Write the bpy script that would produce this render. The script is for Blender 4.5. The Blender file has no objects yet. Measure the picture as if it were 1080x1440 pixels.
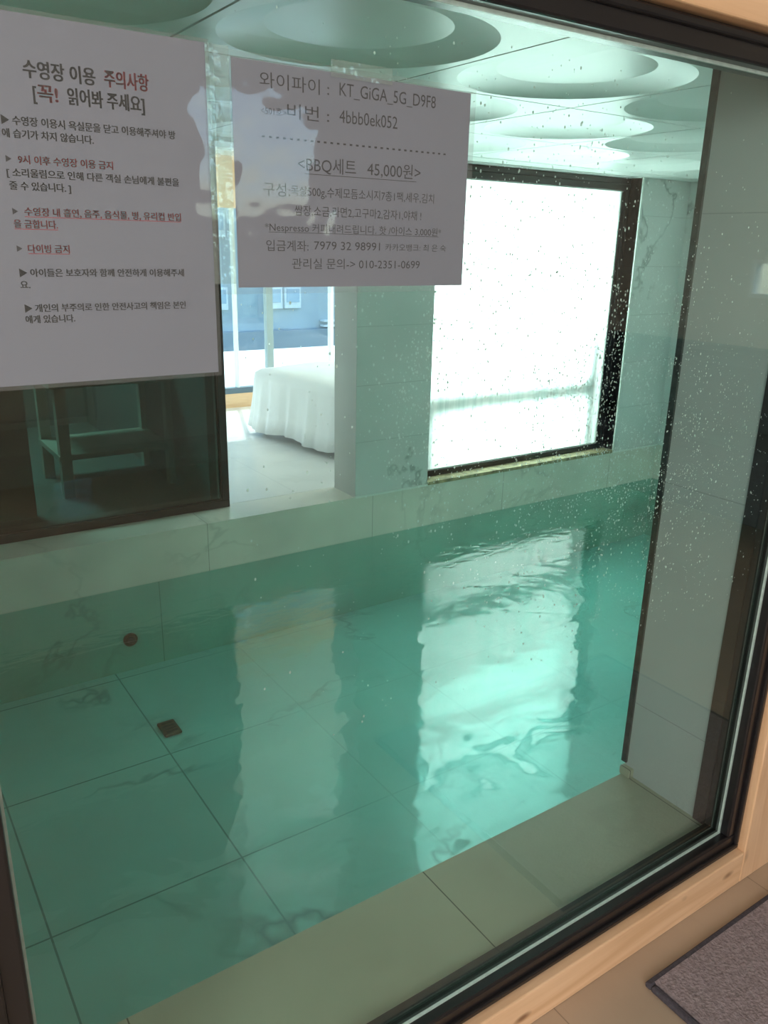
import bpy, bmesh, math, random
from mathutils import Matrix, Vector
random.seed(7)
SC = bpy.context.scene
COL = SC.collection

# ------------------------------------------------------------------ camera, world, light, exposure
EYE = 1.319                                   # lens height above the tiled floor of the near room
cam_d = bpy.data.cameras.new('camera')
cam_d.sensor_fit = 'VERTICAL'; cam_d.sensor_height = 36.0
cam_d.lens = 1133.73 / 1440 * 36.0
cam_d.clip_start = 0.01; cam_d.clip_end = 300
cam = bpy.data.objects.new('camera', cam_d); COL.objects.link(cam)
R = Matrix(((0.82957816, 0.15907626, -0.53525211),
            (-0.55800075, 0.27198166, -0.78400328),
            (0.02086244, 0.94906307, 0.31439472)))
cam.matrix_world = Matrix.Translation((0, 0, EYE)) @ R.to_4x4()
SC.camera = cam

SC.view_settings.view_transform = 'Standard'
SC.view_settings.look = 'None'
SC.view_settings.gamma = 1
SC.view_settings.use_curve_mapping = False
SC.view_settings.exposure = 0.28
SC.cycles.transparent_max_bounces = 32
SC.cycles.max_bounces = 12
SC.cycles.diffuse_bounces = 6
SC.cycles.glossy_bounces = 5
SC.cycles.transmission_bounces = 8
SC.cycles.sample_clamp_indirect = 4.0
SC.cycles.use_denoising = True

world = bpy.data.worlds.new('sky'); SC.world = world; world.use_nodes = True
wn = world.node_tree
bg = wn.nodes['Background']
sky = wn.nodes.new('ShaderNodeTexSky'); sky.sky_type = 'NISHITA'
sky.sun_disc = False; sky.sun_elevation = math.radians(48); sky.sun_rotation = math.radians(20)
wn.links.new(sky.outputs[0], bg.inputs[0]); bg.inputs[1].default_value = 0.75

def light(name, kind, loc, target, energy, color=(1, 1, 1), **kw):
    d = bpy.data.lights.new(name, kind); d.energy = energy; d.color = color
    for k, v in kw.items(): setattr(d, k, v)
    o = bpy.data.objects.new(name, d); COL.objects.link(o)
    o.location = loc
    o.rotation_euler = (Vector(target) - Vector(loc)).to_track_quat('-Z', 'Y').to_euler()
    return o
light('sun', 'SUN', (6, 14, 12), (2.6, 5, 0), 4.5, (1, .96, .9), angle=math.radians(.6))
# daylight of the bright bedroom falling on the fogged window
light('bedroom_daylight', 'AREA', (3.12, 3.50, EYE - .42), (3.12, 3.24, EYE - .42), 52, (.93, 1, .98), shape='RECTANGLE', size=1.36, size_y=1.46)
# area lamp added by the solid right wall to brighten the bedroom
light('bedroom_side_fill', 'AREA', (4.6, 4.6, EYE + .1), (2.3, 4.4, EYE - 1.0), 50, (.93, .98, 1), shape='RECTANGLE', size=1.4, size_y=1.0)
# lamp added before the windowless left wall to light the near room
light('near_room_left_fill', 'AREA', (-2.42, -1.2, EYE + .15), (1.2, 0.2, EYE - .7), 58, (1, .96, .95), shape='RECTANGLE', size=1.8, size_y=1.4)
light('near_room_rear_fill', 'AREA', (-1.0, -3.0, EYE + .25), (.6, 1.5, EYE - .6), 66, (1, .97, .94), shape='RECTANGLE', size=1.6, size_y=1.2)  # added at the solid rear wall, brightening curb and ledge through the pane
# unseen lamp added to brighten the dim room behind the dark glass
light('bathroom_fill', 'AREA', (.4, 4.6, EYE + .40), (.5, 4.6, 0), 40, (.6, 1, .97), shape='DISK', size=.4)

# ------------------------------------------------------------------ helpers
def Z(v): return v + EYE                       # heights are measured from the lens

def newbm(): return bmesh.new()

def box(bm, x0, x1, y0, y1, z0, z1, m=None):
    vs = [bm.verts.new(Vector((x, y, z)) if m is None else m @ Vector((x, y, z)))
          for x in (x0, x1) for y in (y0, y1) for z in (z0, z1)]
    a = lambda *i: bm.faces.new([vs[k] for k in i])
    a(0, 1, 3, 2); a(4, 6, 7, 5); a(0, 4, 5, 1); a(2, 3, 7, 6); a(0, 2, 6, 4); a(1, 5, 7, 3)

def lathe(bm, prof, seg=32, m=Matrix()):
    rings = []
    for r, z in prof:
        rings.append([bm.verts.new(m @ Vector((r * math.cos(2 * math.pi * k / seg), r * math.sin(2 * math.pi * k / seg), z))) for k in range(seg)])
    for a, b in zip(rings, rings[1:]):
        for k in range(seg):
            bm.faces.new((a[k], a[(k + 1) % seg], b[(k + 1) % seg], b[k]))
    bm.faces.new(rings[0][::-1]); bm.faces.new(rings[-1])

def obj(name, bm, mat, parent=None, smooth=False, bevel=0.0):
    bmesh.ops.recalc_face_normals(bm, faces=bm.faces)
    me = bpy.data.meshes.new(name); bm.to_mesh(me); bm.free()
    if mat: me.materials.append(mat)
    if smooth:
        for p in me.polygons: p.use_smooth = True
    o = bpy.data.objects.new(name, me); COL.objects.link(o)
    if bevel:
        b = o.modifiers.new('bevel', 'BEVEL'); b.width = bevel; b.segments = 2; b.limit_method = 'ANGLE'
    if parent: o.parent = parent
    return o

def boxes(name, mat, lst, parent=None, bevel=0.0):
    bm = newbm()
    for b in lst: box(bm, *b)
    return obj(name, bm, mat, parent, bevel=bevel)

def ring(bm, x0, x1, z0, z1, w, y0, y1, sides='lrbt'):
    """rectangular frame in the XZ plane; w inward"""
    if 'b' in sides: box(bm, x0, x1, y0, y1, z0, z0 + w)
    if 't' in sides: box(bm, x0, x1, y0, y1, z1 - w, z1)
    if 'l' in sides: box(bm, x0, x0 + w, y0, y1, z0 + w, z1 - w)
    if 'r' in sides: box(bm, x1 - w, x1, y0, y1, z0 + w, z1 - w)

def tag(o, label=None, cat=None, group=None, kind=None):
    if label: o['label'] = label
    if cat: o['category'] = cat
    if group: o['group'] = group
    if kind: o['kind'] = kind
    return o

def struct(o, label, cat): return tag(o, label, cat, kind='structure')

def empty(name, loc=(0, 0, 0)):
    o = bpy.data.objects.new(name, None); COL.objects.link(o); o.location = loc
    o.empty_display_size = .05
    return o

# ------------------------------------------------------------------ materials
def mat(name):
    m = bpy.data.materials.new(name); m.use_nodes = True
    nt = m.node_tree; nt.nodes.clear()
    out = nt.nodes.new('ShaderNodeOutputMaterial')
    return m, nt, out

def N(nt, t, **kw):
    n = nt.nodes.new('ShaderNode' + t)
    for k, v in kw.items():
        if k in n.inputs: n.inputs[k].default_value = v
        else: setattr(n, k, v)
    return n

def ramp(nt, fac, stops):
    r = N(nt, 'ValToRGB'); e = r.color_ramp.elements
    while len(e) < len(stops): e.new(.5)
    for el, (p, c) in zip(e, stops):
        el.position = p; el.color = (c, c, c, 1) if not isinstance(c, tuple) else (*c, 1)
    nt.links.new(fac, r.inputs[0]); return r.outputs[0]

def mixc(nt, fac, a, b, mode='MIX'):
    n = N(nt, 'Mix'); n.data_type = 'RGBA'; n.blend_type = mode
    for s, v in ((0, fac), (6, a), (7, b)):
        if hasattr(v, 'is_linked'): nt.links.new(v, n.inputs[s])
        else: n.inputs[s].default_value = v if not isinstance(v, tuple) else (*v, 1)
    return n.outputs[2]

def plain(name, color, rough=.5, metal=0.0, spec=.5, noise=.08, scale=12, bump=0.0, bscale=60):
    m, nt, out = mat(name)
    p = N(nt, 'BsdfPrincipled'); p.inputs['Roughness'].default_value = rough
    p.inputs['Metallic'].default_value = metal; p.inputs['Specular IOR Level'].default_value = spec
    tc = N(nt, 'TexCoord'); n = N(nt, 'TexNoise', Scale=scale, Detail=4.0)
    nt.links.new(tc.outputs['Object'], n.inputs['Vector'])
    v = ramp(nt, n.outputs['Fac'], [(.3, 1 - noise), (.7, 1.0)])
    c = mixc(nt, 1.0, (*color,), v, 'MULTIPLY')
    nt.links.new(c, p.inputs['Base Color'])
    if bump:
        n2 = N(nt, 'TexNoise', Scale=bscale, Detail=3.0); nt.links.new(tc.outputs['Object'], n2.inputs['Vector'])
        b = N(nt, 'Bump', Strength=bump, Distance=.01); nt.links.new(n2.outputs['Fac'], b.inputs['Height'])
        nt.links.new(b.outputs[0], p.inputs['Normal'])
    nt.links.new(p.outputs[0], out.inputs[0])
    return m

def tile(name, color, axes, size, origin, vein=.5, veincol=(.12, .13, .12), rough=.25, joint=.0025, jcol=.45, cloud=.12, vscale=1.3, jfade=None):
    """large stone tiles: joints laid out in the object's own metres, veins from noise"""
    m, nt, out = mat(name)
    tc = N(nt, 'TexCoord'); sep = N(nt, 'SeparateXYZ'); nt.links.new(tc.outputs['Object'], sep.inputs[0])
    L = nt.links
    def math_(op, a, b=None):
        n = N(nt, 'Math', operation=op)
        for i, v in enumerate((a, b)):
            if v is None: continue
            if hasattr(v, 'is_linked'): L.new(v, n.inputs[i])
            else: n.inputs[i].default_value = v
        return n.outputs[0]
    masks = []
    for ax, s, o in zip(axes, size, origin):
        u = math_('SUBTRACT', sep.outputs[ax], o)
        u = math_('DIVIDE', u, s)
        f = math_('FRACT', u)
        d = math_('MINIMUM', f, math_('SUBTRACT', 1.0, f))
        masks.append(math_('LESS_THAN', math_('MULTIPLY', d, s), joint * .5))
    j = math_('MAXIMUM', masks[0], masks[1])
    if jfade:                                  # grout is dirtier at the shallow, little used end
        mr = N(nt, 'MapRange'); mr.inputs['From Min'].default_value = jfade[0]; mr.inputs['From Max'].default_value = jfade[1]
        mr.inputs['To Min'].default_value = 1.0; mr.inputs['To Max'].default_value = jfade[2]
        L.new(sep.outputs[0], mr.inputs['Value']); j = math_('MULTIPLY', j, mr.outputs[0])
    n1 = N(nt, 'TexNoise', Scale=vscale, Detail=5.0, Roughness=.6, Distortion=.35)
    mp = N(nt, 'Mapping'); mp.inputs['Rotation'].default_value = (.4, .7, .5)
    L.new(tc.outputs['Object'], mp.inputs[0]); L.new(mp.outputs[0], n1.inputs['Vector'])
    dv = math_('ABSOLUTE', math_('SUBTRACT', n1.outputs['Fac'], .5))
    v = ramp(nt, dv, [(0.0, 1.0), (.016, 0.0)])
    n2 = N(nt, 'TexNoise', Scale=1.7, Detail=2.0); L.new(tc.outputs['Object'], n2.inputs['Vector'])
    vm = ramp(nt, n2.outputs['Fac'], [(.5, 0.0), (.68, 1.0)])
    vf = math_('MULTIPLY', math_('MULTIPLY', v, vm), vein)
    n3 = N(nt, 'TexNoise', Scale=2.6, Detail=6.0); L.new(tc.outputs['Object'], n3.inputs['Vector'])
    cl = ramp(nt, n3.outputs['Fac'], [(.3, 1 - cloud), (.7, 1.0)])
    c = mixc(nt, 1.0, color, cl, 'MULTIPLY')
    c = mixc(nt, vf, c, veincol)
    jc = tuple(x * jcol for x in color)
    c = mixc(nt, j, c, jc)
    p = N(nt, 'BsdfPrincipled', Roughness=rough); L.new(c, p.inputs['Base Color'])
    b = N(nt, 'Bump', Strength=.4, Distance=.002, invert=True); L.new(j, b.inputs['Height']); L.new(b.outputs[0], p.inputs['Normal'])
    L.new(p.outputs[0], out.inputs[0])
    return m

def fresnel(nt, ior):
    """Fresnel of a clear sheet: the same from either side of the face"""
    g = N(nt, 'NewGeometry'); mr = N(nt, 'MapRange')
    mr.inputs['To Min'].default_value = ior; mr.inputs['To Max'].default_value = 1 / ior
    nt.links.new(g.outputs['Backfacing'], mr.inputs['Value'])
    f = N(nt, 'Fresnel'); nt.links.new(mr.outputs[0], f.inputs['IOR'])
    return f

def glass(name, tint, ior=1.5, rough=0.0, refl=1.0, bump=None, bdist=.002, haze=0.0):
    m, nt, out = mat(name)
    t = N(nt, 'BsdfTransparent'); t.inputs[0].default_value = (*tint, 1)
    if haze:
        hz = N(nt, 'BsdfDiffuse'); hz.inputs[0].default_value = (.85, .88, .87, 1)
        h0 = N(nt, 'MixShader'); h0.inputs[0].default_value = haze
        nt.links.new(t.outputs[0], h0.inputs[1]); nt.links.new(hz.outputs[0], h0.inputs[2]); t = h0
    g = N(nt, 'BsdfGlossy', Roughness=rough); g.inputs[0].default_value = (refl, refl, refl, 1)
    f = fresnel(nt, ior)
    mx = N(nt, 'MixShader')
    nt.links.new(f.outputs[0], mx.inputs[0]); nt.links.new(t.outputs[0], mx.inputs[1]); nt.links.new(g.outputs[0], mx.inputs[2])
    if bump:
        tc = N(nt, 'TexCoord'); n = N(nt, 'TexNoise', Scale=bump, Detail=2.0)
        nt.links.new(tc.outputs['Object'], n.inputs['Vector'])
        b = N(nt, 'Bump', Strength=1.0, Distance=bdist); nt.links.new(n.outputs['Fac'], b.inputs['Height'])
        nt.links.new(b.outputs[0], g.inputs['Normal']); nt.links.new(b.outputs[0], f.inputs['Normal'])
    nt.links.new(mx.outputs[0], out.inputs[0])
    return m

def wood(name, base, dark, axis):
    """pine boards; grain runs along axis"""
    m, nt, out = mat(name); L = nt.links
    tc = N(nt, 'TexCoord'); mp = N(nt, 'Mapping')
    sc = [9.0, 9.0, 9.0]; sc[axis] = .7
    mp.inputs['Scale'].default_value = sc
    L.new(tc.outputs['Object'], mp.inputs[0])
    n = N(nt, 'TexNoise', Scale=3.0, Detail=6.0, Distortion=1.4); L.new(mp.outputs[0], n.inputs['Vector'])
    g = ramp(nt, n.outputs['Fac'], [(.32, 0.0), (.66, 1.0)])
    c = mixc(nt, g, dark, base)
    # knots
    v = N(nt, 'TexVoronoi', Scale=1.0); mp2 = N(nt, 'Mapping'); s2 = [17.0, 17.0, 17.0]; s2[axis] = 7.0
    mp2.inputs['Scale'].default_value = s2; L.new(tc.outputs['Object'], mp2.inputs[0]); L.new(mp2.outputs[0], v.inputs['Vector'])
    k = ramp(nt, v.outputs['Distance'], [(.05, .85), (.17, 0.0)])
    nm = N(nt, 'TexNoise', Scale=7.0); L.new(tc.outputs['Object'], nm.inputs['Vector'])
    km = ramp(nt, nm.outputs['Fac'], [(.44, 0.0), (.52, 1.0)])
    kk = N(nt, 'Math', operation='MULTIPLY'); L.new(k, kk.inputs[0]); L.new(km, kk.inputs[1])
    c = mixc(nt, kk.outputs[0], c, (.20, .085, .035))
    p = N(nt, 'BsdfPrincipled', Roughness=.45); L.new(c, p.inputs['Base Color'])
    b = N(nt, 'Bump', Strength=.15, Distance=.002); L.new(n.outputs['Fac'], b.inputs['Height']); L.new(b.outputs[0], p.inputs['Normal'])
    L.new(p.outputs[0], out.inputs[0])
    return m

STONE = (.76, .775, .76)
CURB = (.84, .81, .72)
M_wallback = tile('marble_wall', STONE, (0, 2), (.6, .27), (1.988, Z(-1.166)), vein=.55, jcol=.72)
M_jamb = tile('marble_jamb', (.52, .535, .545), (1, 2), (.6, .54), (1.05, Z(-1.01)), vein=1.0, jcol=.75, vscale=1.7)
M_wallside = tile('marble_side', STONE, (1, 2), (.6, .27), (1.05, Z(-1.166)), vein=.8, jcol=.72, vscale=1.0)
M_curb = tile('beige_curb', CURB, (0, 2), (.86, 3.0), (1.23, Z(-2.6)), vein=.22, cloud=.2)
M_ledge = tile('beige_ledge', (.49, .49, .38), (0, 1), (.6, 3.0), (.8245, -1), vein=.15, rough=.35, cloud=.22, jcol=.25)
M_pool = tile('pool_floor_tile', (.56, .84, .79), (0, 1), (.55, .62), (.234, 1.87), vein=.6, jcol=.45, joint=.0055, vscale=.9, jfade=(.7, 1.3, .22))
M_poolw = tile('pool_wall_tile', (.36, .60, .51), (0, 2), (3, 3), (-2, -3), vein=.3, cloud=.2)
M_near_floor = tile('near_floor_tile', (.47, .36, .26), (0, 1), (.6, .6), (.903, .40), vein=.15, rough=.45, cloud=.2, jcol=.6)
M_bed_floor = tile('bedroom_floor_tile', (.78, .78, .76), (0, 1), (.6, .6), (1.78, 3.33), vein=.12, rough=.2, jcol=.75)
M_plastic = plain('ceiling_plastic', (.90, .915, .90), .3, noise=.05)
M_black = plain('black_frame', (.012, .011, .012), .28, noise=.2)
M_bead = plain('rubber_bead', (.030, .026, .024), .45, noise=.3, scale=60)
M_spacer = plain('spacer_bar', (.46, .60, .55), .35, metal=.0, noise=.2, scale=90)
M_pine_h = wood('pine_h', (.80, .54, .33), (.68, .42, .23), 0)
M_pine_v = wood('pine_v', (.80, .54, .33), (.68, .42, .23), 2)
M_wall = plain('beige_plaster', (.62, .58, .50), .8)
M_white = plain('white_paint', (.78, .79, .78), .6)
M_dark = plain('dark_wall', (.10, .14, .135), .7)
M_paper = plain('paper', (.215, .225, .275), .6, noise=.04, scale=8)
M_ink = plain('black_ink', (.02, .018, .025), .6)
M_ink_grey = plain('grey_ink', (.10, .095, .12), .6)
M_red = plain('red_ink', (.42, .02, .04), .6)
M_chrome = plain('steel', (.55, .56, .55), .25, metal=1)
M_trim = plain('steel_trim', (.16, .17, .16), .35, metal=.8, noise=.4, scale=40)
M_white_trim = plain('white_trim', (.80, .82, .78), .4)
M_glass = glass('window_glass', (.865, .938, .905), 1.5)
M_tint = glass('tinted_glass', (.36, .47, .44), 1.5)
M_clear = glass('clear_glass', (.93, .97, .97), 1.45)
M_film = glass('plastic_film', (.93, .94, .94), 1.33, .03, 1.0, bump=14, bdist=.0022, haze=.035)
M_tape = glass('clear_tape', (.90, .94, .92), 1.45, .12, 1.0, bump=60, bdist=.002, haze=.06)

# water: clear, fresnel surface with slow ripples, green absorption inside
def water_mat():
    m, nt, out = mat('pool_water'); L = nt.links
    tc = N(nt, 'TexCoord')
    mp = N(nt, 'Mapping'); mp.inputs['Scale'].default_value = (1.0, 1.0, 0)
    L.new(tc.outputs['Object'], mp.inputs[0])
    n1 = N(nt, 'TexNoise', Scale=8.0, Detail=1.0, Roughness=.3, Distortion=1.2); L.new(mp.outputs[0], n1.inputs['Vector'])
    mp2 = N(nt, 'Mapping'); mp2.inputs['Scale'].default_value = (6.0, 17.0, 0); mp2.inputs['Rotation'].default_value = (0, 0, -.35)
    L.new(tc.outputs['Object'], mp2.inputs[0])
    n2 = N(nt, 'TexNoise', Scale=1.0, Detail=3.0, Roughness=.5, Distortion=.8); L.new(mp2.outputs[0], n2.inputs['Vector'])
    # the small ripples live near the inlet end under the window
    sep = N(nt, 'SeparateXYZ'); L.new(tc.outputs['Object'], sep.inputs[0])
    mr = N(nt, 'MapRange'); mr.inputs['From Min'].default_value = 2.1; mr.inputs['From Max'].default_value = 3.0
    mr.inputs['To Min'].default_value = .0; mr.inputs['To Max'].default_value = 1.0
    L.new(sep.outputs['Y'], mr.inputs['Value'])
    k = N(nt, 'Math', operation='MULTIPLY'); L.new(n2.outputs['Fac'], k.inputs[0]); L.new(mr.outputs[0], k.inputs[1])
    b1 = N(nt, 'Bump', Strength=1.0, Distance=.0016); L.new(n1.outputs['Fac'], b1.inputs['Height'])
    # slow swell near the window ledge
    n3 = N(nt, 'TexNoise', Scale=2.6, Detail=1.0, Distortion=1.0); L.new(mp.outputs[0], n3.inputs['Vector'])
    ms = N(nt, 'MapRange'); ms.inputs['From Min'].default_value = 2.1; ms.inputs['From Max'].default_value = 1.5
    ms.inputs['To Min'].default_value = .25; ms.inputs['To Max'].default_value = 1.0
    L.new(sep.outputs['Y'], ms.inputs['Value'])
    k3 = N(nt, 'Math', operation='MULTIPLY'); L.new(n3.outputs['Fac'], k3.inputs[0]); L.new(ms.outputs[0], k3.inputs[1])
    b3 = N(nt, 'Bump', Strength=1.0, Distance=.014); L.new(k3.outputs[0], b3.inputs['Height']); L.new(b1.outputs[0], b3.inputs['Normal'])
    b1 = b3
    b2 = N(nt, 'Bump', Strength=1.0, Distance=.0045); L.new(k.outputs[0], b2.inputs['Height']); L.new(b1.outputs[0], b2.inputs['Normal'])
    t = N(nt, 'BsdfTransparent'); g = N(nt, 'BsdfGlossy', Roughness=.0)
    f = fresnel(nt, 1.70)
    for q in (g, f): L.new(b2.outputs[0], q.inputs['Normal'])
    ge = N(nt, 'NewGeometry'); sn = N(nt, 'SeparateXYZ'); L.new(ge.outputs['True Normal'], sn.inputs[0])
    ab = N(nt, 'Math', operation='ABSOLUTE'); L.new(sn.outputs['Z'], ab.inputs[0])
    fm = N(nt, 'Math', operation='MULTIPLY'); L.new(f.outputs[0], fm.inputs[0]); L.new(ab.outputs[0], fm.inputs[1])   # only the open surface mirrors
    mx = N(nt, 'MixShader'); L.new(fm.outputs[0], mx.inputs[0]); L.new(t.outputs[0], mx.inputs[1]); L.new(g.outputs[0], mx.inputs[2])
    L.new(mx.outputs[0], out.inputs['Surface'])
    va = N(nt, 'VolumeAbsorption', Density=.62); va.inputs['Color'].default_value = (.0, .88, .82, 1)
    L.new(va.outputs[0], out.inputs['Volume'])
    return m
M_water = water_mat()

def fog_mat():
    """fogged pane: light scatters through it, condensation has run down in streaks"""
    m, nt, out = mat('fogged_pane'); L = nt.links
    tc = N(nt, 'TexCoord'); mp = N(nt, 'Mapping'); mp.inputs['Scale'].default_value = (38, 1, .9)
    L.new(tc.outputs['Object'], mp.inputs[0])
    n = N(nt, 'TexNoise', Scale=1.0, Detail=5.0, Roughness=.6); L.new(mp.outputs[0], n.inputs['Vector'])
    c = ramp(nt, n.outputs['Fac'], [(.3, (.62, .74, .72)), (.62, (.95, .98, .97))])
    t = N(nt, 'BsdfTranslucent'); L.new(c, t.inputs[0])
    d = N(nt, 'BsdfDiffuse'); d.inputs[0].default_value = (.7, .78, .75, 1)
    mx = N(nt, 'MixShader'); mx.inputs[0].default_value = .15
    L.new(t.outputs[0], mx.inputs[1]); L.new(d.outputs[0], mx.inputs[2])
    L.new(mx.outputs[0], out.inputs[0])
    return m
M_fog = fog_mat()

def cloth_mat(name, col, bscale, strength, rough=.9):
    m, nt, out = mat(name); L = nt.links
    tc = N(nt, 'TexCoord'); n = N(nt, 'TexNoise', Scale=bscale, Detail=5.0); L.new(tc.outputs['Object'], n.inputs['Vector'])
    c = ramp(nt, n.outputs['Fac'], [(.3, tuple(x * .55 for x in col)), (.7, col)])
    p = N(nt, 'BsdfPrincipled', Roughness=rough); L.new(c, p.inputs['Base Color'])
    b = N(nt, 'Bump', Strength=strength, Distance=.006); L.new(n.outputs['Fac'], b.inputs['Height']); L.new(b.outputs[0], p.inputs['Normal'])
    L.new(p.outputs[0], out.inputs[0]); return m
M_mat = cloth_mat('mat_pile', (.36, .295, .31), 190, .9)
M_mat_edge = cloth_mat('mat_binding', (.075, .068, .085), 200, .4)
M_sofa = cloth_mat('sofa_fabric', (.10, .13, .16), 90, .3)
M_sheet = plain('white_sheet', (.82, .83, .84), .85, noise=.03)

# ------------------------------------------------------------------ pool hall shell
ZL, ZW, ZC, ZT = Z(-1.205), Z(-1.383), Z(-1.166), Z(.381)   # near ledge, water level, far curb top, ceiling
ZF = Z(-1.77)                                               # pool floor
YB, YN, XR, XL = 3.162, 1.04, 4.243, -1.05

struct(boxes('pool_floor', M_pool, [(XL, XR, YN, YB, ZF - .1, ZF)]), 'large pale tiles on the pool bottom, seen through the green water', 'pool floor')
# far wall
struct(boxes('wall_back', M_wallback, [
    (1.988, 2.423, YB, 3.36, ZC, ZT + .12),
    (3.822, XR + .1, YB, 3.36, ZC, ZT + .12),
    (XL, 1.988, YB, 3.36, Z(.365), ZT + .12),
    (2.423, 3.822, YB, 3.36, Z(.376), ZT + .12)]), 'grey veined marble wall on the far side of the pool', 'wall')
struct(boxes('trim_1', M_curb, [(XL, 1.988, YB, 3.40, ZW - .004, ZC), (1.988, XR + .1, YB, 3.36, ZW - .004, ZC)]),
       'beige stone curb along the foot of the far pool wall', 'curb')
struct(boxes('trim_2', M_white_trim, [(1.988, 2.423, YB - .006, YB + .01, ZC - .004, ZC + .005), (3.822, XR, YB - .006, YB + .01, ZC - .004, ZC + .004)]),
       'thin pale edge strip on top of the beige curb', 'trim')
struct(boxes('wall_right', M_wallside, [(XR, XR + .1, YN - .2, YB, ZC, ZT + .12)]), 'marble end wall at the far right end of the pool', 'wall')
struct(boxes('trim_3', M_curb, [(XR - .004, XR + .1, YN - .2, YB, ZW - .004, ZC)]), 'beige stone curb under the right end wall', 'curb')
struct(boxes('wall_left', M_wallside, [(XL - .1, XL, .83, 3.4, Z(-1.8), ZT + .12)]), 'marble end wall of the pool hall out of sight on the left', 'wall')
struct(boxes('wall_pool', M_poolw, [(XL, XR + .1, YB, 3.36, Z(-1.80), ZW - .004), (XR - .004, XR + .1, YN, YB, Z(-1.8), ZW - .004)]), 'sea green tile lining of the pool below the water line', 'wall')
# near side: ledge, jamb and the hidden wall beside it
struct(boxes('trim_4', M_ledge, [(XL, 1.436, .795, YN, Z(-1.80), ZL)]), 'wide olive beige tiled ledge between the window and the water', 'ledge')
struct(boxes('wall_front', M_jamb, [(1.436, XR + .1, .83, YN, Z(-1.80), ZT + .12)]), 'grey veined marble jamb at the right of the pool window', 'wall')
struct(boxes('trim_5', M_trim, [(1.430, 1.445, YN - .004, YN + .010, ZL + .03, ZT)]), 'dark metal corner strip on the edge of the marble jamb', 'trim')
struct(boxes('trim_6', M_ledge, [(1.421, 1.446, YN - .025, YN + .006, ZL, ZL + .022)], bevel=.003), 'short stub of tile skirting at the foot of the marble jamb', 'trim')
# frosted window sill, stained
M_sill = plain('stained_sill', (.50, .42, .24), .6, noise=.7, scale=26)
struct(boxes('trim_7', M_sill, [(2.423, 3.822, YB - .004, 3.30, ZC - .002, Z(-1.150))], bevel=.002), 'rust stained sill under the fogged window', 'sill')
struct(boxes('trim_8', M_white_trim, [(3.822, 3.834, YB - .008, 3.25, Z(-1.150), ZT)]), 'pale edge strip beside the fogged window', 'trim')

# ceiling of dished plastic panels
ceil = struct(boxes('ceiling', M_dark, [(XL, XR, .835, YB, ZT + .05, ZT + .08)]), 'white plastic panel ceiling with large round dishes over the pool', 'ceiling')
def panel_bm(s=.6, gap=.0032, w=None):
    bm = newbm(); h = s / 2 - gap; seg = 64
    prof = [(.276, 0), (.268, .003), (.228, .0145), (.186, .022)]
    rings = []
    for r, z in prof:
        rings.append([bm.verts.new((r * math.cos(2 * math.pi * k / seg), r * math.sin(2 * math.pi * k / seg), z)) for k in range(seg)])
    sq = []
    for k in range(seg):
        a = 2 * math.pi * k / seg; c, s_ = math.cos(a), math.sin(a); q = h / max(abs(c), abs(s_))
        sq.append(bm.verts.new((q * c, q * s_, 0)))
    up = [bm.verts.new((v.co.x, v.co.y, .03)) for v in sq]
    loops = [up, sq] + rings
    for a, b in zip(loops, loops[1:]):
        for k in range(seg): bm.faces.new((a[k], a[(k + 1) % seg], b[(k + 1) % seg], b[k]))
    bm.faces.new(rings[-1])
    return bm
proto = None
for i in range(-4, 5):
    for j in range(-1, 3):
        cx, cy = 1.252 + .6 * (i + .5), 1.817 + .6 * (j + .5)
        if cx - .3 < XL - .35: continue
        if proto is None:
            proto = obj('ceiling_panel', panel_bm(), M_plastic, ceil)
            for p in proto.data.polygons: p.use_smooth = True
            proto.data.set_sharp_from_angle(angle=math.radians(7))
            o = proto
        else:
            o = proto.copy(); COL.objects.link(o); o.parent = ceil
        o.location = (cx, cy, ZT)
boxes('border_strip', M_plastic, [(XL, XR, 3.0195, YB, ZT - .001, ZT + .03)], ceil)

# water
bm = newbm(); box(bm, XL + .0005, XR - .0045, YN + .0005, YB - .0005, ZF + .0005, ZW)
tag(obj('pool_water', bm, M_water), 'still green water filling the indoor pool', 'water', kind='stuff')

# pool fittings
dr = empty('floor_drain', (.835, 2.64, ZF)); tag(dr, 'small dark drain cover on the pool bottom', 'drain')
M_drain = plain('drain_bronze', (.10, .075, .04), .35, metal=.6, noise=.5, scale=50)
bm = newbm(); box(bm, -.034, .034, -.05, .05, 0, .012); obj('cover', bm, M_drain, dr, bevel=.009)
bm = newbm()
for k in range(4): box(bm, -.022, .022, -.034 + k * .02, -.026 + k * .02, .0115, .0135)
obj('grate', bm, plain('drain_dark', (.02, .016, .012), .6), dr)
inl = empty('water_inlet', (.859, YB - .001, Z(-1.624))); tag(inl, 'small round inlet in the far wall under the water', 'inlet')
mrot = Matrix.Rotation(math.radians(90), 4, 'X')
bm = newbm(); lathe(bm, [(.030, 0), (.030, .006), (.022, .012)], 32, mrot); obj('collar', bm, M_drain, inl, smooth=False)
bm = newbm(); lathe(bm, [(.016, .010), (.016, .015), (.010, .017)], 24, mrot); obj('nozzle', bm, plain('nozzle_black', (.02, .02, .018), .5), inl)

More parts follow.
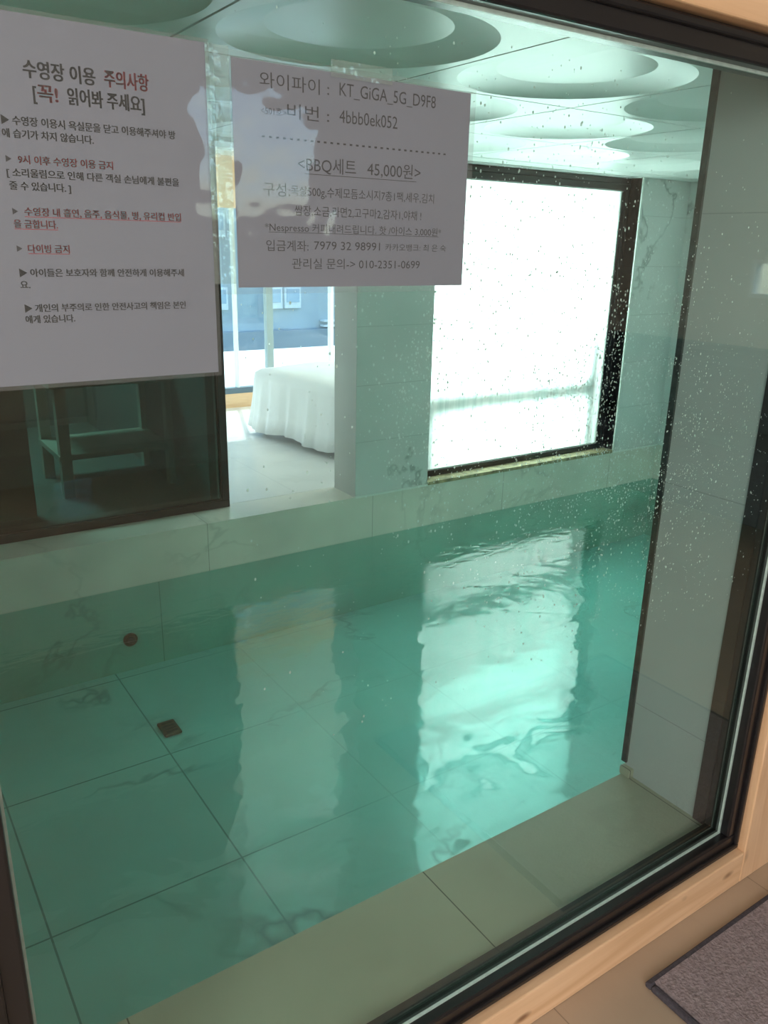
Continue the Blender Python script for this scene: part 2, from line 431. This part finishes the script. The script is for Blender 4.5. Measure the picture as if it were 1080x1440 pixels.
# ------------------------------------------------------------------ near window (window_1): frame, glass, spacer
win = empty('window_1', (.75, .79, Z(-1.238))); struct(win, 'large black framed window looking on to the pool', 'window')
def wl(bm, name, m, bevel=0.0, par=win):
    for v in bm.verts: v.co -= par.location
    return obj(name, bm, m, par, bevel=bevel)
FX0, FX1, FZ0, FZ1 = .026, 1.472, Z(-1.238), Z(.288)
bm = newbm(); ring(bm, FX0, FX1, FZ0, FZ1, .040, .757, .815); wl(bm, 'window_frame', M_black, .004)
bm = newbm(); ring(bm, FX0 + .004, FX1 - .004, FZ0 + .004, FZ1 - .004, .012, .750, .760); wl(bm, 'frame_lip', M_black, .003)
bm = newbm(); ring(bm, .0655, 1.4325, Z(-1.1985), Z(.2485), .0048, .7765, .7800); wl(bm, 'spacer_bar', M_spacer)
bm = newbm(); ring(bm, .0655, 1.4325, Z(-1.1985), Z(.2485), .004, .797, .812, 'lrb'); box(bm, 1.4315, 1.4355, .8155, .845, Z(-1.204), Z(.3)); wl(bm, 'glazing_bead', M_bead)  # box adds a dark jamb strip, partly standing in for shade beside the frame
bm = newbm(); box(bm, .066, 1.432, .7805, .7865, Z(-1.198), Z(.248)); wl(bm, 'pane', M_glass)

# fine splashes and condensation beads on the pool side of the pane
bm = newbm()
def drop(x, z, r):
    seg = 6
    pr = [(r, 0), (r * .8, r * .3), (r * .35, r * .5)]
    st = 1 + random.random() * .7
    rings = [[bm.verts.new((x + rr * math.cos(2 * math.pi * k / seg), .7868 + h, z + st * rr * math.sin(2 * math.pi * k / seg))) for k in range(seg)] for rr, h in pr]
    for a, b in zip(rings, rings[1:]):
        for k in range(seg): bm.faces.new((a[k], a[(k + 1) % seg], b[(k + 1) % seg], b[k]))
    bm.faces.new(rings[-1]); bm.faces.new(rings[0][::-1])
n = 0
while n < 6500:
    x = random.uniform(.35, 1.40); z = random.uniform(-.62, .22)
    w = math.exp(-((x - (.93 - .5 * (z + .25))) / .26) ** 2) * math.exp(-((z + .22) / .25) ** 2)
    w = max(w, .9 * math.exp(-((x - .60) / .07) ** 2) * math.exp(-((z + .17) / .13) ** 2))
    w *= .25 + .75 * (math.sin(x * 37 + 3 * math.sin(z * 23)) * math.sin(z * 31 + 2 * math.sin(x * 19)) > -.2)
    if random.random() > w + .012: continue
    n += 1
    drop(x, Z(z), random.choice([.0005, .0006, .0007, .0008, .0010, .0014]))
m, nt, out = mat('droplet')
d1 = N(nt, 'BsdfDiffuse'); d1.inputs[0].default_value = (.95, .97, .96, 1)
d2 = N(nt, 'BsdfTranslucent'); d2.inputs[0].default_value = (.95, .97, .96, 1)
d3 = N(nt, 'BsdfTransparent')
mx1 = N(nt, 'MixShader'); mx1.inputs[0].default_value = .5
nt.links.new(d1.outputs[0], mx1.inputs[1]); nt.links.new(d2.outputs[0], mx1.inputs[2])
mx2 = N(nt, 'MixShader'); mx2.inputs[0].default_value = .1
nt.links.new(mx1.outputs[0], mx2.inputs[1]); nt.links.new(d3.outputs[0], mx2.inputs[2]); nt.links.new(mx2.outputs[0], out.inputs[0])
tag(obj('condensation', bm, m), 'fine water specks spattered over the pool side of the window pane', 'water drops', kind='stuff')

# ------------------------------------------------------------------ near room
FL = 0.0
struct(boxes('floor', M_near_floor, [(-2.6, 4.1, -3.1, .80, -.1, FL)]), 'brown beige tiled floor in front of the pool window', 'floor')
struct(boxes('trim_9', M_pine_h, [(-.30, 1.4715, .735, .79, FL, FZ0)], bevel=.003), 'knotty pine board under the pool window', 'trim')
struct(boxes('trim_10', M_pine_v, [(1.472, 1.86, .735, .79, FL, Z(.2885))], bevel=.003), 'knotty pine board standing at the right of the pool window', 'trim')
struct(boxes('trim_11', M_pine_h, [(-.30, 1.86, .735, .79, Z(.2885), Z(.62))], bevel=.003), 'pale pine board above the pool window', 'trim')
struct(boxes('trim_12', M_pine_v, [(-.30, .0255, .735, .79, FZ0, Z(.2885))], bevel=.003), 'pine board at the left of the pool window', 'trim')
struct(boxes('wall_window', M_wall, [(-2.6, -.30, .76, .83, FL, Z(1.1)), (1.86, 4.1, .76, .83, FL, Z(1.1)), (-.3, 1.86, .79, .83, FZ1 + .002, Z(1.1)), (-.3, .026, .79, .83, FL, FZ1 + .002)]),
       'plaster wall around the pine surround of the pool window', 'wall')
struct(boxes('wall_rear', M_wall, [(-2.6, 1.90, -3.2, -3.1, FL, Z(1.1)), (2.78, 4.1, -3.2, -3.1, FL, Z(1.1)), (1.90, 2.78, -3.2, -3.1, FL, Z(.08)), (1.90, 2.78, -3.2, -3.1, Z(.87), Z(1.1))]), 'beige wall behind the viewer', 'wall')
struct(boxes('wall_near_left', M_wall, [(-2.7, -2.6, -3.2, .83, FL, Z(1.1))]), 'beige wall of the near room on the left', 'wall')
struct(boxes('wall_near_right', M_wall, [(4.0, 4.1, -3.1, -.98, FL, Z(1.1)), (4.0, 4.1, -.45, .83, FL, Z(1.1)), (4.0, 4.1, -.98, -.45, FL, Z(-.22)), (4.0, 4.1, -.98, -.45, Z(-.03), Z(1.1))]),
       'beige wall of the near room on the right, with a small window', 'wall')
struct(boxes('ceiling_near', M_white, [(-2.7, 4.1, -3.2, .83, Z(1.1), Z(1.15))]), 'white ceiling of the near room', 'ceiling')
w2 = empty('window_2', (4.05, -.72, Z(-.22))); struct(w2, 'small window in the beige right wall of the near room', 'window')
bm = newbm(); box(bm, 4.0, 4.05, -.98, -.96, Z(-.22), Z(-.03)); box(bm, 4.0, 4.05, -.47, -.45, Z(-.22), Z(-.03)); box(bm, 4.0, 4.05, -.96, -.47, Z(-.22), Z(-.20)); box(bm, 4.0, 4.05, -.96, -.47, Z(-.05), Z(-.03))
wl(bm, 'window_frame', M_white, par=w2)
bm = newbm(); box(bm, 4.06, 4.066, -.98, -.45, Z(-.22), Z(-.03)); wl(bm, 'pane', M_clear, par=w2)
w6 = empty('window_6', (2.34, -3.15, Z(.08))); struct(w6, 'bright window in the wall behind the viewer', 'window')
bm = newbm(); ring(bm, 1.90, 2.78, Z(.08), Z(.87), .04, -3.19, -3.13); wl(bm, 'window_frame', M_white, par=w6)
bm = newbm(); box(bm, 1.94, 2.74, -3.164, -3.16, Z(.12), Z(.83)); wl(bm, 'pane', M_clear, par=w6)

# sofa along the right wall, seen mirrored in the pane
sf = empty('sofa', (3.75, -.75, FL)); tag(sf, 'blue grey sofa along the right wall, mirrored in the window pane', 'sofa')
bm = newbm(); box(bm, -.30, .24, -1.1, 1.1, .08, .45); obj('seat', bm, M_sofa, sf, bevel=.05)
bm = newbm(); box(bm, -.02, .24, -1.1, 1.1, .45, .86); obj('backrest', bm, M_sofa, sf, bevel=.08)
for s in (-1, 1):
    bm = newbm(); box(bm, -.30, .24, s * 1.1 - .09, s * 1.1 + .09, .08, .62); obj('armrest', bm, M_sofa, sf, bevel=.05)
    for xx in (-.26, .20):
        bm = newbm(); box(bm, xx - .025, xx + .025, s * 1.08 - .025, s * 1.08 + .025, 0, .08); obj('leg', bm, M_dark, sf)

# mat
mt = empty('floor_mat', (1.55, .30, FL)); tag(mt, 'mauve grey pile mat with dark bound edge on the floor tiles', 'mat')
bm = newbm()
nx, ny = 80, 64
gx = lambda i: -.455 + .91 * i / nx
gy = lambda j: -.33 + .695 * j / ny
vv = [[bm.verts.new((gx(i), gy(j), .012 + .0016 * random.random())) for j in range(ny + 1)] for i in range(nx + 1)]
lo = [[bm.verts.new((gx(i), gy(j), .001)) for j in (0, ny)] for i in (0, nx)]
for i in range(nx):
    for j in range(ny): bm.faces.new((vv[i][j], vv[i + 1][j], vv[i + 1][j + 1], vv[i][j + 1]))
bm.faces.new((vv[0][0], vv[nx][0], lo[1][0], lo[0][0])); bm.faces.new((vv[0][ny], vv[nx][ny], lo[1][1], lo[0][1]))
bm.faces.new((vv[0][0], vv[0][ny], lo[0][1], lo[0][0])); bm.faces.new((vv[nx][0], vv[nx][ny], lo[1][1], lo[1][0]))
obj('pile', bm, M_mat, mt)
bm = newbm()
box(bm, -.47, .47, .362, .376, .0005, .0125); box(bm, -.47, .47, -.344, -.328, .0005, .0125); box(bm, -.47, -.456, -.33, .362, .0005, .0125); box(bm, .454, .47, -.33, .362, .0005, .0125)
obj('binding', bm, M_mat_edge, mt, bevel=.004)

# ------------------------------------------------------------------ the two notices
def text_mesh(body, x0, x1, zc, h, bold=0.0, ul=None):
    """one printed line -> mesh in the XZ plane, fitted between x0 and x1, letters h tall"""
    c = bpy.data.curves.new('line', 'FONT'); c.body = body; c.size = 1.0; c.offset = bold; c.resolution_u = 3
    o = bpy.data.objects.new('line', c); COL.objects.link(o)
    bpy.context.view_layer.update()
    dg = bpy.context.evaluated_depsgraph_get()
    me = bpy.data.meshes.new_from_object(o.evaluated_get(dg))
    xs = [v.co.x for v in me.vertices]
    a, b = min(xs), max(xs)
    bpy.data.objects.remove(o); bpy.data.curves.remove(c)
    sx = (x1 - x0) / (b - a); sz = h / .88
    for v in me.vertices:
        v.co = Vector((x0 + (v.co.x - a) * sx, 0, zc + (v.co.y - .36) * sz))
    return me

def lettering(name, lines, material, parent, y, unders=()):
    bm = newbm()
    for ln in lines:
        me = text_mesh(*ln)
        for dx in ((-.024, 0, .024) if ln[5] > 0.007 else (0,)):      # heavy print
            k0 = len(bm.verts); bm.from_mesh(me); bm.verts.ensure_lookup_table()
            for v in bm.verts[k0:]: v.co.x += dx * ln[4]
        bpy.data.meshes.remove(me)
    for (x0, x1, z, t) in unders:
        vs = [bm.verts.new(p) for p in ((x0, 0, z), (x1, 0, z), (x1, 0, z + t), (x0, 0, z + t))]; bm.faces.new(vs)
    for v in bm.verts: v.co.y = y; v.co -= parent.location
    me = bpy.data.meshes.new(name); bm.to_mesh(me); bm.free(); me.materials.append(material)
    o = bpy.data.objects.new(name, me); COL.objects.link(o); o.parent = parent
    return o

def sheet(bm, x0, x1, z0, z1, y, th, wob=0.0, nx=1, nz=1):
    fr = [[bm.verts.new((x0 + (x1 - x0) * i / nx, y - (wob * math.sin(5.0 * i / nx + 1.7 * k / nz) if wob else 0), z0 + (z1 - z0) * k / nz)) for k in range(nz + 1)] for i in range(nx + 1)]
    bk = [[bm.verts.new((v.co.x, v.co.y + th, v.co.z)) for v in col] for col in fr]
    for i in range(nx):
        for k in range(nz):
            bm.faces.new((fr[i][k], fr[i + 1][k], fr[i + 1][k + 1], fr[i][k + 1])); bm.faces.new((bk[i][k], bk[i][k + 1], bk[i + 1][k + 1], bk[i + 1][k]))
    for i in range(nx):
        bm.faces.new((fr[i][0], bk[i][0], bk[i + 1][0], fr[i + 1][0])); bm.faces.new((fr[i][nz], fr[i + 1][nz], bk[i + 1][nz], bk[i][nz]))
    for k in range(nz):
        bm.faces.new((fr[0][k], fr[0][k + 1], bk[0][k + 1], bk[0][k])); bm.faces.new((fr[nx][k], bk[nx][k], bk[nx][k + 1], fr[nx][k + 1]))

YP = .7783
n1 = empty('paper_notice', (.22, YP, Z(-.13))); tag(n1, 'tall white pool rules sheet with black and red print, left on the glass', 'notice')
def at(bm, name, m, par):
    for v in bm.verts: v.co -= par.location
    return obj(name, bm, m, par)
bm = newbm(); sheet(bm, .116, .3232, Z(-.1265), Z(.1705), YP, .0004); at(bm, 'paper', M_paper, n1)
bm = newbm(); sheet(bm, .111, .3265, Z(-.1300), Z(.1735), YP - .0010, .0002); at(bm, 'plastic_film', M_film, n1)
B = .012
blk = [("수영장 이용", .165, .2228, Z(.1305), .0130, .012), ("[", .171, .1735, Z(.1135), .0128, .012), ("읽어봐 주세요]", .1985, .264, Z(.1135), .0128, .012),
       ("▶ 수영장 이용시 욕실문을 닫고 이용해주셔야 방", .144, .291, Z(.091), .0068, B), ("에 습기가 차지 않습니다.", .1435, .217, Z(.081), .0066, B),
       ("▶", .144, .1485, Z(.0615), .0052, 0), ("[ 소리울림으로 인해 다른 객실 손님에게 불편을", .1435, .292, Z(.051), .0066, B), ("줄 수 있습니다. ]", .1445, .194, Z(.0408), .0066, B),
       ("▶", .1445, .149, Z(.0205), .0052, 0), ("▶", .1445, .149, Z(-.0095), .0052, 0),
       ("▶ 아이들은 보호자와 함께 안전하게 이용해주세", .1445, .292, Z(-.0295), .0066, B), ("요.", .144, .152, Z(-.0395), .0066, B),
       ("▶ 개인의 부주의로 인한 안전사고의 책임은 본인", .1455, .292, Z(-.0595), .0066, B), ("에게 있습니다.", .145, .187, Z(-.069), .0066, B)]
red = [("주의사항", .2305, .269, Z(.1308), .0130, .012), ("꼭!", .1745, .1905, Z(.1135), .0128, .012),
       ("9시 이후 수영장 이용 금지", .1535, .232, Z(.0615), .0066, B), ("수영장 내 흡연, 음주, 음식물, 병, 유리컵 반입", .154, .292, Z(.0205), .0066, B),
       ("을 금합니다.", .1445, .180, Z(.0105), .0066, B), ("다이빙 금지", .1535, .188, Z(-.0095), .0066, B)]
tag(lettering('heading', blk[:3], M_ink, n1, YP - .0004), 'bold black heading')
tag(lettering('lettering', blk[3:], M_ink, n1, YP - .0004), 'black printed lines')
tag(lettering('heading', red[:2], M_red, n1, YP - .0004), 'red words of the heading')
tag(lettering('lettering', red[2:], M_red, n1, YP - .0004), 'red printed lines')
tag(lettering('underline', [], M_red, n1, YP - .0004, [(.154, .292, Z(.0162), .0005), (.1445, .18, Z(.0062), .0005), (.1535, .188, Z(-.0138), .0005)]), 'red underlines')

n2 = empty('paper_notice.001', (.49, YP, Z(-.044))); tag(n2, 'wide white sheet with network password and barbecue prices, taped right of the other sheet', 'notice')
bm = newbm(); sheet(bm, .3485, .6365, Z(-.0438), Z(.1625), YP, .0004); at(bm, 'paper', M_paper, n2)
bm = newbm(); sheet(bm, .3305, .6425, Z(-.0500), Z(.1680), YP - .0018, .0002, .0008, 14, 10); at(bm, 'plastic_film', M_film, n2)
bm = newbm(); sheet(bm, .454, .528, Z(.158), Z(.1735), YP - .0030, .0002); at(bm, 'tape', M_tape, n2)
bm = newbm(); sheet(bm, .634, .650, Z(-.066), Z(-.046), YP - .0028, .0002, .0006, 5, 5); at(bm, 'tape', M_tape, n2)
bm = newbm(); sheet(bm, .322, .345, Z(-.040), Z(.17), YP - .0030, .0002, .0005, 3, 16); at(bm, 'tape', M_tape, n2)
T = 0
l2 = [("와이파이 :", .377, .4535, Z(.147), .0135, -.002), ("KT_GiGA_5G_D9F8", .4655, .5875, Z(.1485), .0150, T),
      ("<501호>", .3775, .405, Z(.1205), .0075, -.002), ("비번 :", .406, .4535, Z(.1225), .0135, 0), ("4bbb0ek052", .4655, .5375, Z(.1238), .0150, T),
      ("- - - - - - - - - - - - - - - - - - - - - - - - - - - - - -", .378, .604, Z(.1000), .0150, .004),
      ("<BBQ세트", .417, .486, Z(.0758), .0145, 0), ("45,000원>", .500, .570, Z(.0762), .0145, T),
      ("구성:", .378, .408, Z(.0500), .0125, 0), ("목살500g,수제모듬소시지7총1팩,세우,김치", .409, .590, Z(.0502), .0098, T),
      ("쌈장,소금,라면2,고구마2,감자1,야채 !", .413, .573, Z(.0315), .0098, T),
      ("*Nespresso 커피내려드립니다. 핫 /아이스 3,000원*", .379, .602, Z(.0148), .0086, T),
      ("입금계좌:", .380, .4285, Z(-.0030), .0105, 0), ("7979 32 98991", .4352, .518, Z(-.0018), .0105, T), ("카카오뱅크: 최 은 숙", .525, .610, Z(-.0025), .0075, T),
      ("관리실 문의-> 010-2351-0699", .409, .573, Z(-.0205), .0105, T)]
tag(lettering('lettering', l2, M_ink, n2, YP - .0004, [(.4245, .5645, Z(.0665), .0006), (.383, .5985, Z(.0098), .0005)]), 'black printed lines')

# ------------------------------------------------------------------ far wall windows
# dark tinted glass on the left (window_3)
w3 = empty('window_3', (.4, 3.34, ZC)); struct(w3, 'dark tinted window in a thin black frame at the left of the far wall', 'window')
bm = newbm(); ring(bm, XL, 1.413, ZC, Z(.365), .036, 3.335, 3.375); wl(bm, 'window_frame', M_black, .003, w3)
bm = newbm(); box(bm, XL + .036, 1.377, 3.350, 3.356, ZC + .036, Z(.329)); wl(bm, 'pane', M_tint, par=w3)
# fogged window (window_4)
w4 = empty('window_4', (3.12, 3.25, Z(-1.15))); struct(w4, 'bright fogged window in a black frame in the far wall', 'window')
bm = newbm(); ring(bm, 2.425, 3.820, Z(-1.150), Z(.376), .030, 3.236, 3.29); box(bm, 2.455, 3.79, 3.236, 3.29, Z(.312), Z(.346)); box(bm, 3.765, 3.79, 3.24, 3.29, Z(-1.12), Z(.312)); wl(bm, 'window_frame', M_black, .003, w4)
bm = newbm(); ring(bm, 2.450, 3.768, Z(-1.122), Z(.315), .008, 3.246, 3.252); wl(bm, 'glazing_bead', M_white_trim, par=w4)
bm = newbm(); box(bm, 2.458, 3.765, 3.2555, 3.2560, Z(-1.12), Z(.312)); wl(bm, 'pane', M_fog, par=w4)
# objects dimly seen through the fogged pane
hr = empty('hand_rail', (3.1, 3.3035, ZC)); tag(hr, 'low rail showing as a dim bar behind the fogged window', 'rail')
M_rail = plain('rail_brown', (.10, .09, .075), .6)
FLB = ZC
bm = newbm(); box(bm, -.62, .62, -.012, .012, .342, .432); obj('top_bar', bm, M_rail, hr)
for xx, zt in ((-.60, .350), (.60, .66)):
    bm = newbm(); box(bm, xx - .03, xx + .03, -.012, .012, 0, zt); obj('post', bm, M_rail, hr)

# ------------------------------------------------------------------ bathroom behind the dark glass
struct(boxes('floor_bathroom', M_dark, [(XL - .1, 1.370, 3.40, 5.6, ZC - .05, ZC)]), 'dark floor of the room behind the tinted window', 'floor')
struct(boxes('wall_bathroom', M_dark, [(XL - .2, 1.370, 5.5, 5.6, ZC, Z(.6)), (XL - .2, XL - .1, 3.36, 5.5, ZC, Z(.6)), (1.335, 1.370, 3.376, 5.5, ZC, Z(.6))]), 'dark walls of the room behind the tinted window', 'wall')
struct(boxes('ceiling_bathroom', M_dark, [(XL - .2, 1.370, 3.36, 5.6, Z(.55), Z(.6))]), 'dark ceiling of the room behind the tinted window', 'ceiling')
pn = boxes('partition_panel', plain('teal_panel', (.10, .17, .18), .4), [(-.6, .63, 3.62, 3.66, ZC, Z(.2))]); tag(pn, 'blue grey panel at the left behind the tinted window', 'panel')
vt = empty('vanity_table', (1.10, 4.05, ZC)); tag(vt, 'low table on legs dimly seen behind the tinted window', 'table')
M_counter = plain('counter', (.46, .46, .40), .4)
bm = newbm(); box(bm, -.33, .28, -.25, .25, .52, .56); obj('table_top', bm, M_counter, vt, bevel=.004)
for sx in (-.28, .23):
    for sy in (-.2, .2):
        bm = newbm(); box(bm, sx - .025, sx + .025, sy - .025, sy + .025, 0, .52); obj('leg', bm, M_counter, vt)
bm = newbm(); box(bm, -.31, .26, -.22, .22, .18, .205); obj('shelf', bm, M_counter, vt)
fc = empty('faucet', (1.12, 4.05, ZC + .56)); tag(fc, 'shiny faucet standing on the table behind the tinted window', 'faucet')
bm = newbm(); lathe(bm, [(.028, 0), (.028, .012), (.014, .02), (.014, .20), (.010, .21)], 20); obj('body', bm, M_chrome, fc, smooth=False)
bm = newbm(); lathe(bm, [(.010, 0), (.010, .13)], 16, Matrix.Translation((0, 0, .19)) @ Matrix.Rotation(math.radians(100), 4, 'X')); obj('spout', bm, M_chrome, fc)
bm = newbm(); box(bm, -.006, .006, -.004, .05, .21, .22); obj('handle', bm, M_chrome, fc)

# ------------------------------------------------------------------ bedroom beyond the opening
struct(boxes('floor_bedroom', M_bed_floor, [(1.40, 4.75, 3.37, 5.54, ZC - .08, ZC + .001)]), 'pale tiled floor of the bedroom beyond the pool', 'floor')
struct(boxes('wall_bedroom_left', M_white, [(1.371, 1.410, 3.40, 5.5, ZC, Z(.6))]), 'white side wall of the bedroom', 'wall')
struct(boxes('wall_bedroom_right', M_white, [(4.75, 4.85, 3.36, 5.6, ZC, Z(.6))]), 'white right wall of the bedroom', 'wall')
struct(boxes('ceiling_bedroom', M_wall, [(1.371, 4.85, 3.36, 5.6, Z(.55), Z(.62))]), 'cream ceiling of the bedroom', 'ceiling')
struct(boxes('wall_bedroom_back', M_pine_h, [(1.371, 4.85, 5.50, 5.56, ZC, Z(-1.062)), (1.371, 4.85, 5.5, 5.56, Z(.22), Z(.6))]), 'low wooden sill wall under the bedroom window', 'wall')
w5 = empty('window_5', (3, 5.53, Z(-1.062))); struct(w5, 'wide bedroom window with grey frame posts', 'window')
M_gframe = plain('grey_frame', (.30, .36, .36), .4)
bm = newbm(); box(bm, 1.41, 4.75, 5.50, 5.56, Z(-1.062), Z(-1.020)); wl(bm, 'bottom_rail', plain('blue_grey_rail', (.10, .15, .19), .4), par=w5)
for xm, wd, mm in ((2.705, .050, M_gframe), (2.44, .016, M_white_trim), (3.235, .022, M_white_trim), (4.1, .05, M_gframe)):
    bm = newbm(); box(bm, xm - wd / 2, xm + wd / 2, 5.505, 5.555, Z(-1.02), Z(.22)); wl(bm, 'mullion', mm, par=w5)
bm = newbm(); box(bm, 1.41, 4.75, 5.52, 5.524, Z(-1.02), Z(.22)); wl(bm, 'pane', M_clear, par=w5)

# bed with a white cover hanging to the floor
bd = empty('bed', (2.91, 4.13, ZC)); tag(bd, 'bed under a loose white cover in the sunlit room beyond the pool', 'bed')
def bed_cover():
    bm = newbm(); per = 220
    # outline of the mattress: rounded rectangle, x -0.62..0.75, y -0.62..0.70
    pts = []
    x0, x1, y0, y1, r = -.66, .80, -.55, .66, .07
    def arc(cx, cy, a0): return [(cx + r * math.cos(a0 + t * math.pi / 2 / 8), cy + r * math.sin(a0 + t * math.pi / 2 / 8)) for t in range(9)]
    def seg(a, b, n): return [(a[0] + (b[0] - a[0]) * k / n, a[1] + (b[1] - a[1]) * k / n) for k in range(1, n)]
    c = [arc(x1 - r, y1 - r, 0), arc(x0 + r, y1 - r, math.pi / 2), arc(x0 + r, y0 + r, math.pi), arc(x1 - r, y0 + r, 1.5 * math.pi)]
    for k in range(4):
        pts += c[k]; pts += seg(c[k][-1], c[(k + 1) % 4][0], 46)
    n = len(pts)
    cx, cy = .07, .055
    levels = [(.0, .425), (.5, .427), (.85, .424), (.96, .415), (1.0, .395), (1.008, .35), (1.015, .25), (1.03, .14), (1.05, .045)]
    rings = []
    for li, (s, z) in enumerate(levels):
        ringv = []
        for k, (px, py) in enumerate(pts):
            f = max(0, (li - 4)) / 4
            ph = k * 2 * math.pi / n
            w = f * (.010 * math.sin(ph * 31) + .008 * math.sin(ph * 53 + 1.3) + .008 * math.sin(ph * 13 + .4))
            if li == 0: ringv = None; break
            d = math.hypot(px - cx, py - cy)
            fx, fy = (px - cx) / d, (py - cy) / d
            zz = z + (.012 * math.sin(ph * 9) * f if li >= 6 else .004 * math.sin(px * 9) * math.sin(py * 7))
            if li <= 4: q = Vector((cx + (px - cx) * s, cy + (py - cy) * s, zz))
            else: q = Vector((px + fx * ((s - 1) * .9 + w), py + fy * ((s - 1) * .9 + w), max(.02, zz)))
            ringv.append(bm.verts.new(q))
        rings.append(ringv)
    top = bm.verts.new((cx, cy, .425))
    for k in range(n): bm.faces.new((top, rings[1][k], rings[1][(k + 1) % n]))
    for a, b in zip(rings[1:], rings[2:]):
        for k in range(n): bm.faces.new((a[k], b[k], b[(k + 1) % n], a[(k + 1) % n]))
    return bm
cv = obj('cover', bed_cover(), M_sheet, bd, smooth=True)
so = cv.modifiers.new('thick', 'SOLIDIFY'); so.thickness = .004
bm = newbm(); box(bm, -.62, .76, -.51, .62, .10, .39); obj('mattress', bm, M_sheet, bd, bevel=.03)
for sx in (-.60, .72):
    for sy in (-.46, .60):
        bm = newbm(); lathe(bm, [(.02, 0), (.024, .10)], 14, Matrix.Translation((sx, sy, 0))); obj('leg', bm, M_white, bd)
bd.rotation_euler.z = math.radians(9)

# ------------------------------------------------------------------ outside
struct(boxes('ground', plain('terrace', (.85, .84, .80), .8), [(-6, 20, 5.56, 8.4, ZC - .12, Z(-1.15))]), 'sunlit white terrace outside the bedroom window', 'terrace')
bl = empty('exterior_building', (8, 18, Z(-8))); tag(bl, 'pale blue grey building across the way with small white windows', 'building')
M_bl = plain('facade', (.40, .49, .54), .8, noise=.25, scale=.8)
M_bl2 = plain('facade_dark', (.26, .34, .40), .8, noise=.2, scale=.8)
bm = newbm(); box(bm, -10, 14, 0, 6, 0, 17); obj('wall', bm, M_bl, bl)
bm = newbm(); box(bm, -10, 14, -.3, 0, 5.5, 6.0); obj('ledge', bm, M_bl2, bl)
M_ww = plain('white_window', (.75, .80, .82), .5); M_wp = plain('window_pane', (.35, .50, .62), .15)
for k in range(9):
    for zz in (6.5, 8.1, 9.7):
        xx = -1.2 + (k // 2) * 1.9 + (k % 2) * .50
        bm = newbm(); box(bm, xx, xx + .44, -.10, 0, zz, zz + .50); f = obj('window', bm, M_ww, bl)
        bm = newbm(); box(bm, xx + .05, xx + .39, -.12, -.10, zz + .14, zz + .45); obj('pane', bm, M_wp, f)
bm = newbm()
for k in range(9): box(bm, 2.2, 3.1, -.25, -.05, 5.2 + k * .12, 5.24 + k * .12)
obj('louver', bm, M_ww, bl)
